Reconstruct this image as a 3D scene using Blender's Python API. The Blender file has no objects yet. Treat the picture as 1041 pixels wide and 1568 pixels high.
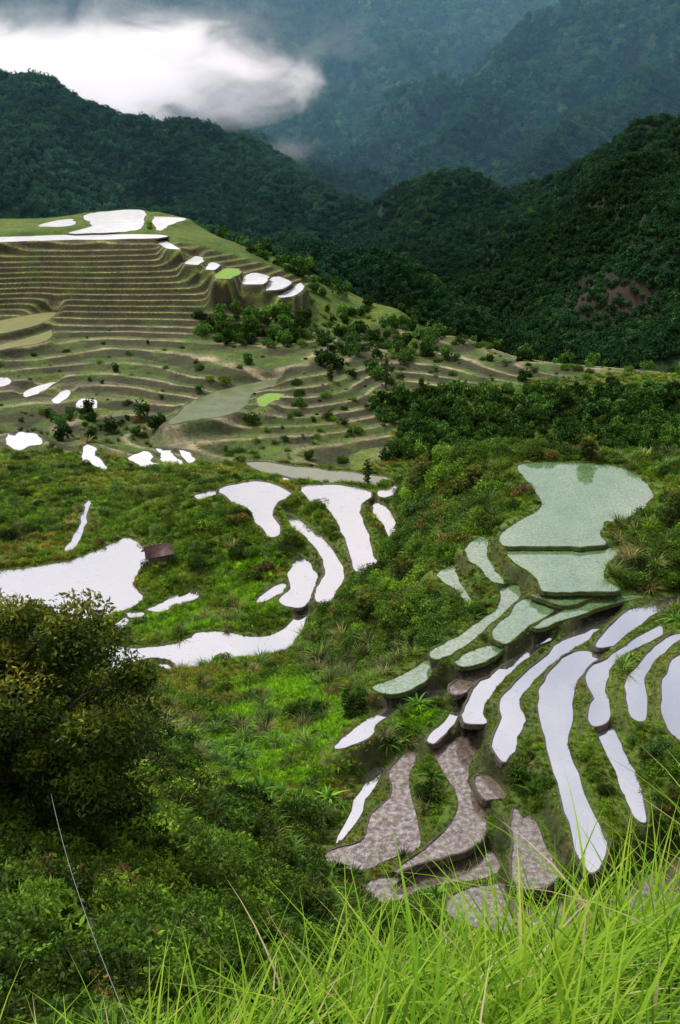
import bpy, math, numpy as np
from mathutils import Vector
rng=np.random.default_rng(7)
F=1524.0; CX=520.5; CY=784.0
TH=math.atan((784-150)/F); cT,sT=math.cos(TH),math.sin(TH)
# ---------- helpers: survey coordinates ----------
def direc(u,v):
    x=(np.asarray(u,float)-CX)/F; y=-(np.asarray(v,float)-CY)/F
    return x, cT+y*sT, -sT+y*cT
def onlevel(u,v,h):
    dx,dy,dz=direc(u,v); t=-h/dz
    return dx*t, dy*t
def atdist(u,v,Y):
    dx,dy,dz=direc(u,v); t=Y/dy
    return np.array([dx*t, dy*t, dz*t]).T
def proj(X,Y,Z):
    f=Y*cT-Z*sT; up=Y*sT+Z*cT
    f=np.maximum(f,.01)
    return CX+F*X/f, CY-F*up/f
# ---------- noise ----------
def vnoise(x,y,seed=0):
    xi=np.floor(x).astype(np.int64); yi=np.floor(y).astype(np.int64)
    xf=x-xi; yf=y-yi
    xf=xf*xf*(3-2*xf); yf=yf*yf*(3-2*yf)
    def h(a,b):
        n=(a*374761393+b*668265263+seed*1442695041)&0xffffffff
        n=((n^(n>>13))*1274126177)&0xffffffff
        n=(n^(n>>16))&0xffff
        return n/65535.0
    a=h(xi,yi);b=h(xi+1,yi);c=h(xi,yi+1);d=h(xi+1,yi+1)
    return (a*(1-xf)+b*xf)*(1-yf)+(c*(1-xf)+d*xf)*yf
def fbm(x,y,o=4,seed=0):
    s=0;a=.5;t=0
    for i in range(o):
        s=s+a*vnoise(x*2**i+i*17.3,y*2**i-i*9.1,seed+i);t+=a;a*=.5
    return s/t
def sstep(a,b,x):
    t=np.clip((x-a)/(b-a),0,1); return t*t*(3-2*t)
# ---------- paddies: kind, drop below viewpoint, outline ----------
PAD=[
('G',55,[(795,712),(840,708),(900,710),(950,716),(985,735),(998,757),(985,780),(950,797),(925,800),(920,818),(925,833),(870,837),(800,836),(768,834),(765,820),(790,800),(820,785),(828,768),(815,745),(800,728)]),
('G',55.5,[(778,841),(850,840),(925,838),(945,845),(925,868),(930,890),(946,904),(900,907),(850,906),(828,903),(820,885),(790,862)]),
('G',57,[(722,828),(745,823),(745,850),(760,875),(770,893),(755,890),(735,872),(712,848)]),
('G',58.5,[(672,876),(690,866),(700,878),(712,905),(730,925),(715,922),(695,900),(675,888)]),
('G',57.4,[(768,902),(790,897),(797,912),(762,945),(732,975),(690,1003),(668,1010),(660,998),(700,975),(745,945),(765,925)]),
('G',57,[(800,918),(840,925),(845,940),(800,965),(780,985),(762,982),(755,965),(778,940)]),
('G',56.3,[(812,909),(870,910),(910,911),(870,928),(840,922)]),
('G',57.6,[(767,985),(765,1000),(740,1013),(710,1021),(695,1012),(730,994)]),
('G',56.7,[(822,955),(880,930),(930,915),(990,912),(940,925),(880,943),(828,962)]),
('G',58.8,[(655,1012),(660,1030),(640,1052),(600,1063),(570,1052),(600,1040),(635,1022)]),
('W',60.2,[(512,1142),(545,1115),(590,1082),(640,1064),(680,1056),(690,1064),(650,1072),(610,1086),(580,1107),(570,1125),(540,1140),(520,1147)]),
('M',59,[(690,1050),(720,1030),(765,1015),(742,1035),(715,1060),(695,1064)]),
('W',58.6,[(860,955),(850,975),(810,1005),(775,1035),(748,1065),(738,1085),(743,1106),(715,1108),(708,1095),(718,1070),(730,1050),(770,1020),(810,990),(835,965)]),
('W',58,[(950,932),(925,958),(890,985),(840,1020),(803,1060),(794,1080),(805,1105),(792,1130),(780,1165),(764,1163),(752,1135),(768,1100),(766,1070),(800,1035),(850,990),(880,965),(905,937),(930,930)]),
('W',57.5,[(905,997),(928,1000),(902,1022),(882,1050),(877,1090),(872,1140),(890,1200),(915,1260),(930,1300),(912,1335),(892,1325),(870,1260),(852,1200),(834,1130),(824,1080),(832,1042),(856,1012),(880,997)]),
('W',56.9,[(1040,915),(980,955),(945,985),(935,990),(908,988),(928,965),(955,940),(1000,920)]),
('W',56.7,[(1013,957),(1008,975),(975,990),(937,1020),(926,1050),(935,1090),(930,1105),(907,1113),(900,1100),(907,1070),(897,1045),(903,1022),(940,1002),(975,977)]),
('W',57.2,[(935,1114),(950,1140),(970,1180),(985,1220),(990,1260),(975,1253),(957,1220),(937,1170),(914,1122)]),
('W',56,[(1048,968),(1030,987),(1002,1010),(987,1040),(992,1075),(986,1100),(966,1098),(957,1060),(967,1030),(990,1002),(1018,977)]),
('W',55.2,[(1120,970),(1100,1100),(1060,1140),(1032,1128),(1014,1100),(1012,1060),(1022,1022),(1045,1000)]),
('W',60.2,[(655,1130),(680,1105),(700,1080),(710,1077),(700,1100),(675,1130),(662,1138)]),
('M',61.1,[(682,1140),(712,1124),(733,1124),(724,1160),(716,1195),(740,1240),(745,1270),(735,1288),(700,1308),(650,1322),(600,1333),(650,1302),(690,1262),(700,1220),(676,1180),(664,1150)]),
('M',62,[(625,1150),(636,1160),(627,1190),(632,1235),(642,1275),(640,1298),(600,1313),(560,1332),(505,1320),(498,1305),(550,1290),(570,1247),(600,1217),(596,1180)]),
('W',62.8,[(590,1175),(565,1215),(549,1250),(524,1285),(515,1290),(543,1225),(568,1182)]),
('M',60,[(728,1188),(745,1190),(765,1205),(774,1223),(745,1226),(729,1210)]),
('M',59.5,[(786,1237),(800,1252),(815,1250),(838,1300),(853,1343),(805,1362),(784,1340),(788,1290),(782,1260)]),
('M',62.3,[(565,1348),(650,1338),(720,1318),(748,1300),(768,1330),(740,1343),(660,1358),(600,1382),(568,1378)]),
('M',61,[(690,1372),(765,1352),(790,1378),(900,1365),(980,1350),(1016,1312),(1040,1320),(1080,1330),(1060,1400),(850,1430),(700,1412)]),
('W',73,[(335,750),(370,740),(410,738),(445,755),(425,770),(420,790),(430,815),(415,822),(395,805),(380,780),(355,768)]),
('W',73.5,[(298,758),(330,750),(330,758),(305,764)]),
('W',75,[(440,788),(455,795),(490,820),(515,850),(528,885),(505,920),(487,922),(481,905),(496,880),(490,850),(465,820),(445,805)]),
('W',74,[(462,745),(510,742),(550,748),(568,757),(550,780),(562,810),(572,850),(585,875),(565,880),(545,878),(535,850),(525,815),(500,780),(470,762)]),
('W',75,[(568,768),(590,775),(605,800),(605,832),(598,835),(590,810),(575,790)]),
('W',74.3,[(578,755),(605,744),(605,755),(590,762)]),
('W',76,[(455,852),(475,862),(485,885),(475,915),(463,930),(440,928),(427,918),(445,900),(440,880),(448,865)]),
('W',76.4,[(392,918),(430,893),(438,899),(423,912),(400,922)]),
('W',77,[(430,968),(450,945),(468,937),(468,950),(455,975),(430,1000),(380,1008),(330,1015),(285,1028),(262,1012),(230,1008),(200,1016),(192,1032),(178,1038),(165,1005),(160,990),(210,992),(270,985),(310,968),(350,968),(390,975)]),
('W',77.3,[(206,1030),(215,1022),(240,1016),(258,1018),(266,1027),(240,1030)]),
('W',80,[(-80,868),(0,874),(60,867),(120,854),(170,834),(195,824),(225,840),(230,850),(222,862),(210,875),(205,895),(218,918),(190,935),(130,948),(60,945),(0,935),(-80,930)]),
('W',80.5,[(100,840),(118,815),(125,790),(132,768),(138,770),(132,800),(124,825),(108,843)]),
('W',79.2,[(225,932),(250,922),(268,913),(283,911),(300,903),(305,912),(290,922),(270,925),(255,934),(240,937)]),
('W',79.6,[(172,962),(190,946),(202,946),(186,964)]),
('W',79.4,[(195,940),(215,936),(222,941),(205,945)]),
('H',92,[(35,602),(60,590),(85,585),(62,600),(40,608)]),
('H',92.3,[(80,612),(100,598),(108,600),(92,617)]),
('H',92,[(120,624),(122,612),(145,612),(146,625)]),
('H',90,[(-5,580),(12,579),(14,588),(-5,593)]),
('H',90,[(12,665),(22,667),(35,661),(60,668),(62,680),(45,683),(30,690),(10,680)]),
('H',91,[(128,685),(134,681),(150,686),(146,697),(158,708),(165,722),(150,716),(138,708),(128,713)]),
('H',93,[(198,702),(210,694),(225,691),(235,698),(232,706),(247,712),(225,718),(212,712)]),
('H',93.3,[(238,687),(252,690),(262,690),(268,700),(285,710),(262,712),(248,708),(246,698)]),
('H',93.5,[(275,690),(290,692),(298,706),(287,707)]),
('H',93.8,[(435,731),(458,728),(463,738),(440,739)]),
('B',93.5,[(380,707),(450,714),(520,722),(590,731),(595,742),(540,745),(470,735),(400,722)]),
('F',90.6,[(258,650),(268,635),(290,617),(330,600),(380,588),(425,581),(412,592),(390,600),(372,625),(340,638),(300,643)]),
('Y',90.2,[(393,616),(398,607),(412,602),(433,603),(427,612),(410,619),(400,622)]),
('O',82,[(-60,500),(0,491),(80,478),(76,490),(30,505),(-60,520)]),
('O',84.4,[(-60,540),(0,528),(60,512),(80,506),(70,522),(0,537),(-60,550)]),
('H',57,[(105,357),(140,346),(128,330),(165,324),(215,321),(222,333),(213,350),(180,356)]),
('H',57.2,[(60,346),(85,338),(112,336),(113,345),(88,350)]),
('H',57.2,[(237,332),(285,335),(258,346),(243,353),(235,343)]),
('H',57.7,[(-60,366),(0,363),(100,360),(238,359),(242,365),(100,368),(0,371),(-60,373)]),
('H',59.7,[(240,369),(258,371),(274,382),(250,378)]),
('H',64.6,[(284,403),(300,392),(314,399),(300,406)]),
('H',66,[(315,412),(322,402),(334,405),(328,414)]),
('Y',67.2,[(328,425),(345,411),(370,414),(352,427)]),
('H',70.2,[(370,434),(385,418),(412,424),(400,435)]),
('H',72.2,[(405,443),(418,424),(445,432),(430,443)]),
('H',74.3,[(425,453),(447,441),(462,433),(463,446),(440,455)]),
]
def catmull(pts,k=4):
    P=np.array(pts,float);n=len(P);out=[]
    for i in range(n):
        p0,p1,p2,p3=P[i-1],P[i],P[(i+1)%n],P[(i+2)%n]
        for j in range(k):
            t=j/k
            out.append(.5*((2*p1)+(-p0+p2)*t+(2*p0-5*p1+4*p2-p3)*t*t+(-p0+3*p1-3*p2+p3)*t**3))
    return np.array(out)
POLY=[]
for kind,h,pts in PAD:
    q=catmull(pts,4)
    x,y=onlevel(q[:,0],q[:,1],h)
    P=np.stack([x,y],1)
    Q=[]
    for i in range(len(P)):
        a,b=P[i],P[(i+1)%len(P)]; L=np.linalg.norm(b-a); m_=max(1,int(L/(.010*a[1]+.25)))
        for j in range(m_): Q.append(a+(b-a)*j/m_)
    P=np.array(Q)
    sc=np.mean(y)/150
    P=P+np.stack([(fbm(P[:,0]/1.6,P[:,1]/1.6,3,3)-.5)*1.0*sc,(fbm(P[:,0]/1.6,P[:,1]/1.6,3,5)-.5)*1.4*sc],1)
    A=.5*np.sum(P[:,0]*np.roll(P[:,1],-1)-np.roll(P[:,0],-1)*P[:,1])
    if A<0: P=P[::-1]
    POLY.append((kind,-h,P))
# ---------- base relief control points ----------
W=[(0,-8,.5),(3,-6,.5),(-4,-6,1.0),(0,0,1.8),(2,0,1.6),(-2,0,2.4),(1,3,3.35),(0,3,3.6),(-1,3,4.1),(2.5,3,3.15),(4,4,4),(-2.5,3,5.2),(-4,4,8),(0,5,6.4),(2,5,6.4),(4,6,7.2),
(0,10,14.5),(4,10,14),(8,12,15.5),(0,20,27),(6,20,27),(12,25,31),(0,35,43),(10,35,42.5),(20,35,39),(5,50,57),(20,50,57),(35,50,51),(-3,10,14),(-8,12,17),(-5,14,18.5),(-14,20,22),
(40,210,90),(75,215,88),(15,215,90),(-300,700,170),(-150,700,170),(0,600,150),(120,520,170),(250,500,170),(-300,900,230),(0,900,230),(300,900,230),(150,420,150),(80,450,140),(200,350,84),(120,160,48),(-120,160,78)]
I=[(0,1500,21),(120,1500,24),(110,1400,30),(0,1350,31),(250,1450,32),(400,1480,36),(300,1350,43),(200,1300,39),(100,1250,37),(0,1230,35),(480,1400,52),(450,1320,56),(400,1250,60),(300,1230,52),(250,1180,55),(500,1250,62.5),(100,1150,52),(0,1100,52),(200,1100,63),(300,1120,66),(100,1050,71),(0,1000,76),
(400,1150,65),(480,1060,67),(550,1060,64),(540,1000,69),(600,1000,66),(640,950,63),(600,900,70),(650,850,63),(700,800,59),(620,800,68),(640,720,61),(700,690,57),(760,695,55.5),(850,700,55),(1000,712,53.5),(1041,750,52.5),(1041,850,53.5),(980,830,55),(1041,1170,54.5),(1041,1250,56),(1000,1280,58),
(850,1100,58.2),(750,1080,59.3),(650,1200,61.7),(700,1300,61.7),(900,1200,57.8),(960,1000,56.6),(820,940,57),(850,1340,60),(950,1350,60.5),(1000,1400,60.5),(600,1360,62.7),
(740,990,57.7),(690,1040,58.9),(752,915,57.3),(630,1070,59.8),(560,1110,61),(730,910,57.8),
(300,765,75.5),(335,790,74),(380,850,75),(300,850,77),(350,930,78),(150,800,81.5),(50,800,82.5),(0,750,85),(100,740,85),(200,735,85),(280,740,82),(-300,750,84),(-300,850,80),
(60,700,90.5),(200,690,93),(330,700,95),(450,695,96),(560,690,96.5),(620,660,96),(700,650,96),(850,650,94),(1000,660,91),(1041,640,91),(-300,700,89),
(0,620,91.5),(100,600,91),(200,600,91),(300,575,88.0),(400,565,87.2),(500,565,88),(600,590,92),(700,600,92),(600,530,90),(700,545,88.5),(800,560,87),(900,565,86),(1000,572,85.5),(1041,590,86.5),
(260,675,95),(400,670,95),(570,665,95.5),(300,640,92.6),(470,640,92.8),(560,620,92.5),
(500,500,88),(560,480,88),(400,385,66.5),(490,425,77),(600,470,86),(700,515,87),(300,352,60),
(-300,620,90),(-300,550,86),(-300,495,82),(-300,430,70.5),(-300,366,57.5),(-300,340,57),(-600,430,71),(-600,340,57),(-600,600,90),
(0,367,57.8),(100,367,57.8),(240,367,58),(0,430,70.9),(150,430,70.9),(300,430,70.9),(400,452,75.5),(0,480,81.6),(0,505,82.8),(100,500,84),(200,500,84),(300,480,80.5),(350,505,84),(440,480,80),(420,520,85.5),(0,550,87),(150,550,88),
(200,322,57),(100,332,57),(60,340,57.2),(0,352,57.4),(0,335,57.3),(-300,325,57),(200,350,57.2),(280,334,58)]
C=[]
for x,y,h in W: C.append((x,y,-h))
for u,v,h in I:
    x,y=onlevel(u,v,h); C.append((float(x),float(y),-h))
C=np.array(C)
def ctrans(X,Y): return np.arctan2(X,Y+10.0), np.log(np.maximum(np.hypot(X,Y+10.0),1.0))
ca,cl=ctrans(C[:,0],C[:,1])
K=np.sqrt((ca[:,None]-ca)**2+(cl[:,None]-cl)**2+.02**2)
q=C[:,2]/np.exp(cl); qm=q.mean()
WT=np.linalg.solve(K-np.eye(len(C))*.0015,q-qm)
def rbf(X,Y):
    a,l=ctrans(X,Y); out=np.full(X.shape,qm)
    for i in range(len(C)):
        out+=WT[i]*np.sqrt((a-ca[i])**2+(l-cl[i])**2+.02**2)
    return out*np.exp(l)
RID=[ # crest surveyed as (u,v,distance), slope
([(-700,20,1050),(-300,80,1000),(0,112,950),(60,125,940),(120,162,940),(200,182,930),(300,192,920),(350,207,910),(400,234,890),(450,257,870),(500,282,850),(560,307,830),(600,335,800),(650,400,760)],.62),
([(560,345,840),(600,325,820),(650,292,800),(700,277,780),(760,267,760),(850,242,740),(900,222,720),(960,207,700),(1041,182,680),(1300,80,640),(1700,0,600)],.72),
([(850,242,740),(800,330,690),(760,400,650)],.7),
([(1041,182,680),(980,300,620),(930,400,580)],.7),
([(150,165,935),(180,260,860),(200,330,800)],.62),
([(350,207,910),(400,290,840),(430,350,790)],.62),
([(440,372,580),(480,385,565),(560,398,560),(620,422,550),(700,457,540),(760,497,520),(795,540,500)],.55),
([(300,190,1500),(380,212,1300),(470,243,1250),(540,282,1200),(610,330,1100)],.6),
([(1500,-150,1700),(1200,-90,1750),(880,0,1800),(820,42,1800),(740,92,1750),(650,152,1700),(560,202,1650),(500,240,1600)],.6),
([(1200,-90,1750),(1050,60,1550),(930,170,1350),(840,230,1200)],.6),
([(820,42,1800),(760,140,1550),(700,215,1350)],.6),
([(-1500,-250,3300),(-400,-170,3200),(0,-130,3200),(250,-110,3200),(600,-130,3300),(1000,-150,3300),(2200,-250,3300)],.55),
([(0,-130,3200),(-60,0,2700),(0,90,2200)],.55),
([(250,-110,3200),(330,20,2700),(430,130,2200),(500,220,1900)],.55),
([(600,-130,3300),(560,10,2800),(590,110,2300)],.55),
([(900,-150,3300),(760,-20,2800),(640,90,2300)],.55)]
RW=[(atdist([p[0] for p in r],[p[1] for p in r],np.array([p[2] for p in r],float)),s) for r,s in RID]
def ridges(X,Y):
    X0,Y0=X,Y
    X=X0+(fbm(X0/90,Y0/90,3,31)-.5)*60; Y=Y0+(fbm(X0/90,Y0/90,3,41)-.5)*60
    best=np.full(X.shape,-1e9)
    for P,s in RW:
        for i in range(len(P)-1):
            a,b=P[i],P[i+1]; d=b[:2]-a[:2]; L=d@d
            t=np.clip(((X-a[0])*d[0]+(Y-a[1])*d[1])/L,0,1)
            D=np.hypot(X-a[0]-t*d[0],Y-a[1]-t*d[1])
            z=a[2]+t*(b[2]-a[2])-s*(np.sqrt(D*D+60)-7)
            best=np.maximum(best,z)
    r=1-2*np.abs(fbm(X0/110,Y0/110,4,9)-.5)*2
    r2=1-2*np.abs(fbm(X0/320,Y0/320,3,29)-.5)*2
    best=best+(r-.7)*45*sstep(900,1800,Y0)+(r2-.7)*75*sstep(1300,2200,Y0)+(r-.7)*18+(fbm(X0/28,Y0/28,3,19)-.5)*9
    return best
def pdist(P,x,y):
    n=len(P); dm=np.full(x.shape,1e18); ins=np.zeros(x.shape,bool)
    for i in range(n):
        ax,ay=P[i]; bx,by=P[(i+1)%n]; dx,dy=bx-ax,by-ay
        t=np.clip(((x-ax)*dx+(y-ay)*dy)/(dx*dx+dy*dy+1e-9),0,1)
        dm=np.minimum(dm,(x-ax-t*dx)**2+(y-ay-t*dy)**2)
        if abs(dy)>1e-12:
            c=((ay>y)!=(by>y))&(x<dx*(y-ay)/dy+ax); ins^=c
    return np.sqrt(dm),ins
def terrain(X,Y):
    X=np.asarray(X,float).ravel();Y=np.asarray(Y,float).ravel()
    r=np.hypot(X,Y+10)
    z=rbf(X,Y)
    k=X/np.maximum(Y,1)
    wob=(fbm(X/14,Y/14,4,77)-.5)*.09
    m1=sstep(.055,.035,k+wob)*sstep(258,268,Y)*sstep(405,395,Y)
    m2=sstep(-.02,-.04,k+wob*.4)*sstep(375,385,Y)*sstep(457,452,Y)
    m3=sstep(.02,.04,k+wob)*sstep(325,335,Y)*sstep(430,410,Y)
    m=np.maximum(np.maximum(m1,m2),m3)
    amp=np.clip(r*.012,0.1,3)*(1-.85*sstep(250,262,Y)*(Y<575)*(k<.36))
    z=z+(fbm(X/9,Y/9,4,2)-.5)*amp
    s=np.where(z>-84.,1.75,1.1)
    wv=(fbm(X/40,Y/40,2,5)-.5)*.7
    ph=(z+84.)/s+wv
    fl=np.floor(ph); f=ph-fl
    zq=-84.+s*(fl-wv+sstep(.5,1,f)+ .14*np.exp(-((f-.03)/.06)**2))
    z=z*(1-m)+zq*m
    far=r>480
    if far.any():
        zr=ridges(X[far],Y[far]); zz=z[far]
        w=sstep(600,720,r[far]); zz=zz*(1-w)+(-250)*w
        z[far]=np.maximum(zz,zr)
    ws=np.zeros_like(z);wz=np.zeros_like(z);dmin=np.full(z.shape,1e3);inside=np.full(z.shape,-1)
    D=np.clip(r*.028,1.2,4);D=np.where((r>350)&(Y<500),2.5,D)
    for i,(kd,lv,P) in enumerate(POLY):
        M=3.2*min(4,max(1.2,np.mean(P[:,1])*.028))
        x0,y0=P.min(0)-M;x1,y1=P.max(0)+M
        s_=np.nonzero((X>x0)&(X<x1)&(Y>y0)&(Y<y1))[0]
        if len(s_)==0: continue
        d,ins=pdist(P,X[s_],Y[s_])
        w=np.where(d<M,1/(d+.04)**3*(1-np.minimum(d/M,1))**2,0)
        ws[s_]+=w; wz[s_]+=w*(lv+.03)
        dmin[s_]=np.minimum(dmin[s_],d)
        inside[s_[ins]]=i
    wb=1/D**3
    z=(wz+wb*z)/(ws+wb)
    j=inside>=0
    lv=np.array([p[1] for p in POLY])
    z[j]=lv[inside[j]]-.3
    dmin[j]*=-1
    return z,dmin,inside,f,fl,m
# ---------- mesh utils ----------
def mkmesh(name,V,Fq,mats=(),attrs=None,smooth=False,matidx=None):
    me=bpy.data.meshes.new(name)
    V=np.asarray(V,np.float32);Fq=np.asarray(Fq,np.int32)
    nf,k=Fq.shape
    me.vertices.add(len(V));me.vertices.foreach_set('co',V.ravel())
    me.loops.add(nf*k);me.loops.foreach_set('vertex_index',Fq.ravel())
    me.polygons.add(nf);me.polygons.foreach_set('loop_start',np.arange(nf,dtype=np.int32)*k)
    me.polygons.foreach_set('loop_total',np.full(nf,k,np.int32))
    if smooth: me.polygons.foreach_set('use_smooth',np.ones(nf,bool))
    if matidx is not None: me.polygons.foreach_set('material_index',np.asarray(matidx,np.int32))
    me.update(calc_edges=True)
    if attrs:
        for n,(t,a) in attrs.items():
            at=me.attributes.new(n,t,'POINT')
            at.data.foreach_set({'FLOAT':'value','INT':'value','FLOAT_COLOR':'color','FLOAT_VECTOR':'vector'}[t],np.asarray(a).ravel())
    for m in mats: me.materials.append(m)
    return me
def addobj(name,me,parent=None,loc=None):
    o=bpy.data.objects.new(name,me);bpy.context.scene.collection.objects.link(o)
    if parent: o.parent=parent
    if loc is not None: o.location=loc
    return o
# ---------- materials ----------
def newmat(n):
    m=bpy.data.materials.new(n);m.use_nodes=True;nt=m.node_tree;nt.nodes.clear()
    return m,nt,nt.nodes,nt.links
def N(nt,t,**kw):
    n=nt.nodes.new(t)
    for k,v in kw.items(): setattr(n,k,v)
    return n
def noise(nt,scale,detail=4,rough=.6,coord=None,dist=0):
    n=N(nt,'ShaderNodeTexNoise');n.inputs['Scale'].default_value=scale;n.inputs['Detail'].default_value=detail
    n.inputs['Roughness'].default_value=rough;n.inputs['Distortion'].default_value=dist
    if coord is None:
        coord=N(nt,'ShaderNodeNewGeometry').outputs['Position']
    nt.links.new(coord,n.inputs['Vector']);return n.outputs['Fac']
def ramp(nt,src,stops):
    r=N(nt,'ShaderNodeValToRGB');e=r.color_ramp.elements
    while len(e)<len(stops): e.new(.5)
    for i,(p,c) in enumerate(stops):
        e[i].position=p; e[i].color=(*c,1) if len(c)==3 else c
    nt.links.new(src,r.inputs['Fac']);return r.outputs['Color']
def mixc(nt,a,b,fac,mode='MIX'):
    m=N(nt,'ShaderNodeMix',data_type='RGBA',blend_type=mode)
    for s,x in ((0,fac),(6,a),(7,b)):
        if isinstance(x,bpy.types.NodeSocket): nt.links.new(x,m.inputs[s])
        else: m.inputs[s].default_value=x if s==0 else (*x,1)
    return m.outputs[2]
def out(nt,sh):
    o=N(nt,'ShaderNodeOutputMaterial');nt.links.new(sh,o.inputs['Surface'])
def princ(nt,col,rough=.8,bump=None,bs=.3,bd=.1,spec=.3):
    p=N(nt,'ShaderNodeBsdfPrincipled')
    if isinstance(col,bpy.types.NodeSocket): nt.links.new(col,p.inputs['Base Color'])
    else: p.inputs['Base Color'].default_value=(*col,1)
    if isinstance(rough,bpy.types.NodeSocket): nt.links.new(rough,p.inputs['Roughness'])
    else: p.inputs['Roughness'].default_value=rough
    p.inputs['Specular IOR Level'].default_value=spec
    if bump is not None:
        b=N(nt,'ShaderNodeBump');b.inputs['Strength'].default_value=bs;b.inputs['Distance'].default_value=bd
        nt.links.new(bump,b.inputs['Height']);nt.links.new(b.outputs[0],p.inputs['Normal'])
    return p
def attr(nt,name,typ='GEOMETRY'):
    a=N(nt,'ShaderNodeAttribute');a.attribute_name=name;a.attribute_type=typ;return a
m_ter,nt,_,_l=newmat('terrain_soil_and_grass')
c=attr(nt,'Col').outputs['Color']
v1=ramp(nt,noise(nt,.9,6,.7),[(.3,(.4,.4,.4)),(.7,(1.5,1.45,1.3))])
v2=ramp(nt,noise(nt,.12,3),[(.35,(.7,.75,.75)),(.65,(1.25,1.2,1.1))])
c=mixc(nt,mixc(nt,c,v1,1.0,'MULTIPLY'),v2,1.0,'MULTIPLY')
out(nt,princ(nt,c,.9,noise(nt,2.5,6,.7),.8,.25).outputs[0])
def watermat(name,stops,scale,gloss,rough=.04,bump=.02,fine=None,mudgloss=None,lo=.05,bd=.1,gc=(.95,.93,.97)):
    m,nt,_,_l=newmat(name)
    c=ramp(nt,noise(nt,scale,6,.65),stops)
    if fine: 
        c=mixc(nt,c,ramp(nt,noise(nt,fine[0],3,.8),[(fine[1],(1,1,1)),(fine[2],fine[3])]),1.0,'MULTIPLY')
    p=princ(nt,c,.7,noise(nt,scale*6,5,.7),.6 if mudgloss else .1,bd)
    g=N(nt,'ShaderNodeBsdfGlossy');g.inputs['Roughness'].default_value=rough;g.inputs['Color'].default_value=(*gc,1)
    b=N(nt,'ShaderNodeBump');b.inputs['Strength'].default_value=bump;b.inputs['Distance'].default_value=.05
    nt.links.new(noise(nt,3.0,4),b.inputs['Height']);nt.links.new(b.outputs[0],g.inputs['Normal'])
    mx=N(nt,'ShaderNodeMixShader')
    if mudgloss:
        f=ramp(nt,noise(nt,mudgloss[0],8,.75),[(mudgloss[1],(lo,)*3),(mudgloss[2],(gloss,)*3)])
        nt.links.new(f,mx.inputs[0])
    else: mx.inputs[0].default_value=gloss
    nt.links.new(p.outputs[0],mx.inputs[1]);nt.links.new(g.outputs[0],mx.inputs[2]);out(nt,mx.outputs[0]);return m
MW=watermat('paddy_water',[(.35,(.24,.21,.19)),(.6,(.40,.38,.37))],.6,.93,.012,.03,mudgloss=(1.1,.30,.42),lo=.4,bd=.03)
MH=watermat('sky_white_paddy_water',[(.35,(.60,.59,.60)),(.6,(.74,.74,.77))],.2,.25,.1,.02)  # near-white base colour stands in for bright sky reflection
MG=watermat('paddy_seedlings',[(.3,(.12,.20,.085)),(.7,(.22,.31,.16))],.35,.62,.04,fine=(6,.42,.6,(.28,.58,.2)),mudgloss=(2.2,.36,.64),lo=.10,bd=.05)
MM=watermat('paddy_mud',[(.3,(.075,.052,.038)),(.7,(.20,.15,.12))],1.3,.72,.08,.12,mudgloss=(1.9,.45,.66),lo=.05,bd=.1,gc=(.95,.9,.88))
MF=watermat('paddy_field',[(.35,(.065,.11,.025)),(.65,(.14,.145,.06))],.25,.10,.15)
MB=watermat('paddy_brown_water',[(.3,(.09,.11,.03)),(.7,(.16,.16,.07))],.2,.3,.1)
MY=watermat('paddy_nursery',[(.3,(.12,.25,.015)),(.7,(.20,.34,.03))],.8,.03,.3)
MO=watermat('paddy_rice',[(.3,(.13,.145,.035)),(.7,(.21,.19,.06))],.3,.05,.3)
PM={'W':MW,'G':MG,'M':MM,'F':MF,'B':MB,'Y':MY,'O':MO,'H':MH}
m_bund,nt,_,_l=newmat('mud_bund')
c=ramp(nt,noise(nt,1.6,6,.7),[(.3,(.035,.028,.022)),(.5,(.13,.108,.088)),(.62,(.08,.068,.045)),(.72,(.07,.12,.02))])
out(nt,princ(nt,c,.8,noise(nt,5,5,.7),1,.2).outputs[0])
m_bundg,nt,_,_l=newmat('grass_bund')
c=ramp(nt,noise(nt,1.3,6,.7),[(.3,(.03,.038,.014)),(.55,(.07,.10,.022)),(.75,(.12,.15,.035))])
out(nt,princ(nt,c,.85,noise(nt,5,5,.7),1,.2).outputs[0])
def leafmat(name,col=None,tr=.3,stops=None,far=False):
    m,nt,_,_l=newmat(name)
    lv=attr(nt,'lv')
    if col is None:
        t=attr(nt,'tint','INSTANCER').outputs['Color']
        oi=N(nt,'ShaderNodeObjectInfo')
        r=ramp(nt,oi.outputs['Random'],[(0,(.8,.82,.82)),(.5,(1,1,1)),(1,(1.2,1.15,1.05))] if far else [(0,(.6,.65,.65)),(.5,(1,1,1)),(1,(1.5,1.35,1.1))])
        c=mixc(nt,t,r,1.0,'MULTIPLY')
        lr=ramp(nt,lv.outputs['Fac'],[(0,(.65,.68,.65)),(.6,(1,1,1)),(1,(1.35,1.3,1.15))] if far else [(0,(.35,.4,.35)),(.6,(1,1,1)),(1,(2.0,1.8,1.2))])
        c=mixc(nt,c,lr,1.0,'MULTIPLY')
    else:
        c=ramp(nt,lv.outputs['Fac'],stops)
    p=princ(nt,c,.8 if far else .6,spec=.05 if far else .15)
    t=N(nt,'ShaderNodeBsdfTranslucent');nt.links.new(c,t.inputs['Color'])
    mx=N(nt,'ShaderNodeMixShader');mx.inputs[0].default_value=tr
    nt.links.new(p.outputs[0],mx.inputs[1]);nt.links.new(t.outputs[0],mx.inputs[2]);out(nt,mx.outputs[0]);return m
m_leaf=leafmat('foliage'); 
m_farleaf=leafmat('forest_canopy',tr=.15,far=True)
m_treeleaf=leafmat('tree_leaves',col=1,stops=[(0,(.010,.022,.004)),(.4,(.036,.070,.009)),(.72,(.11,.15,.016)),(1,(.40,.36,.04))])
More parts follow.
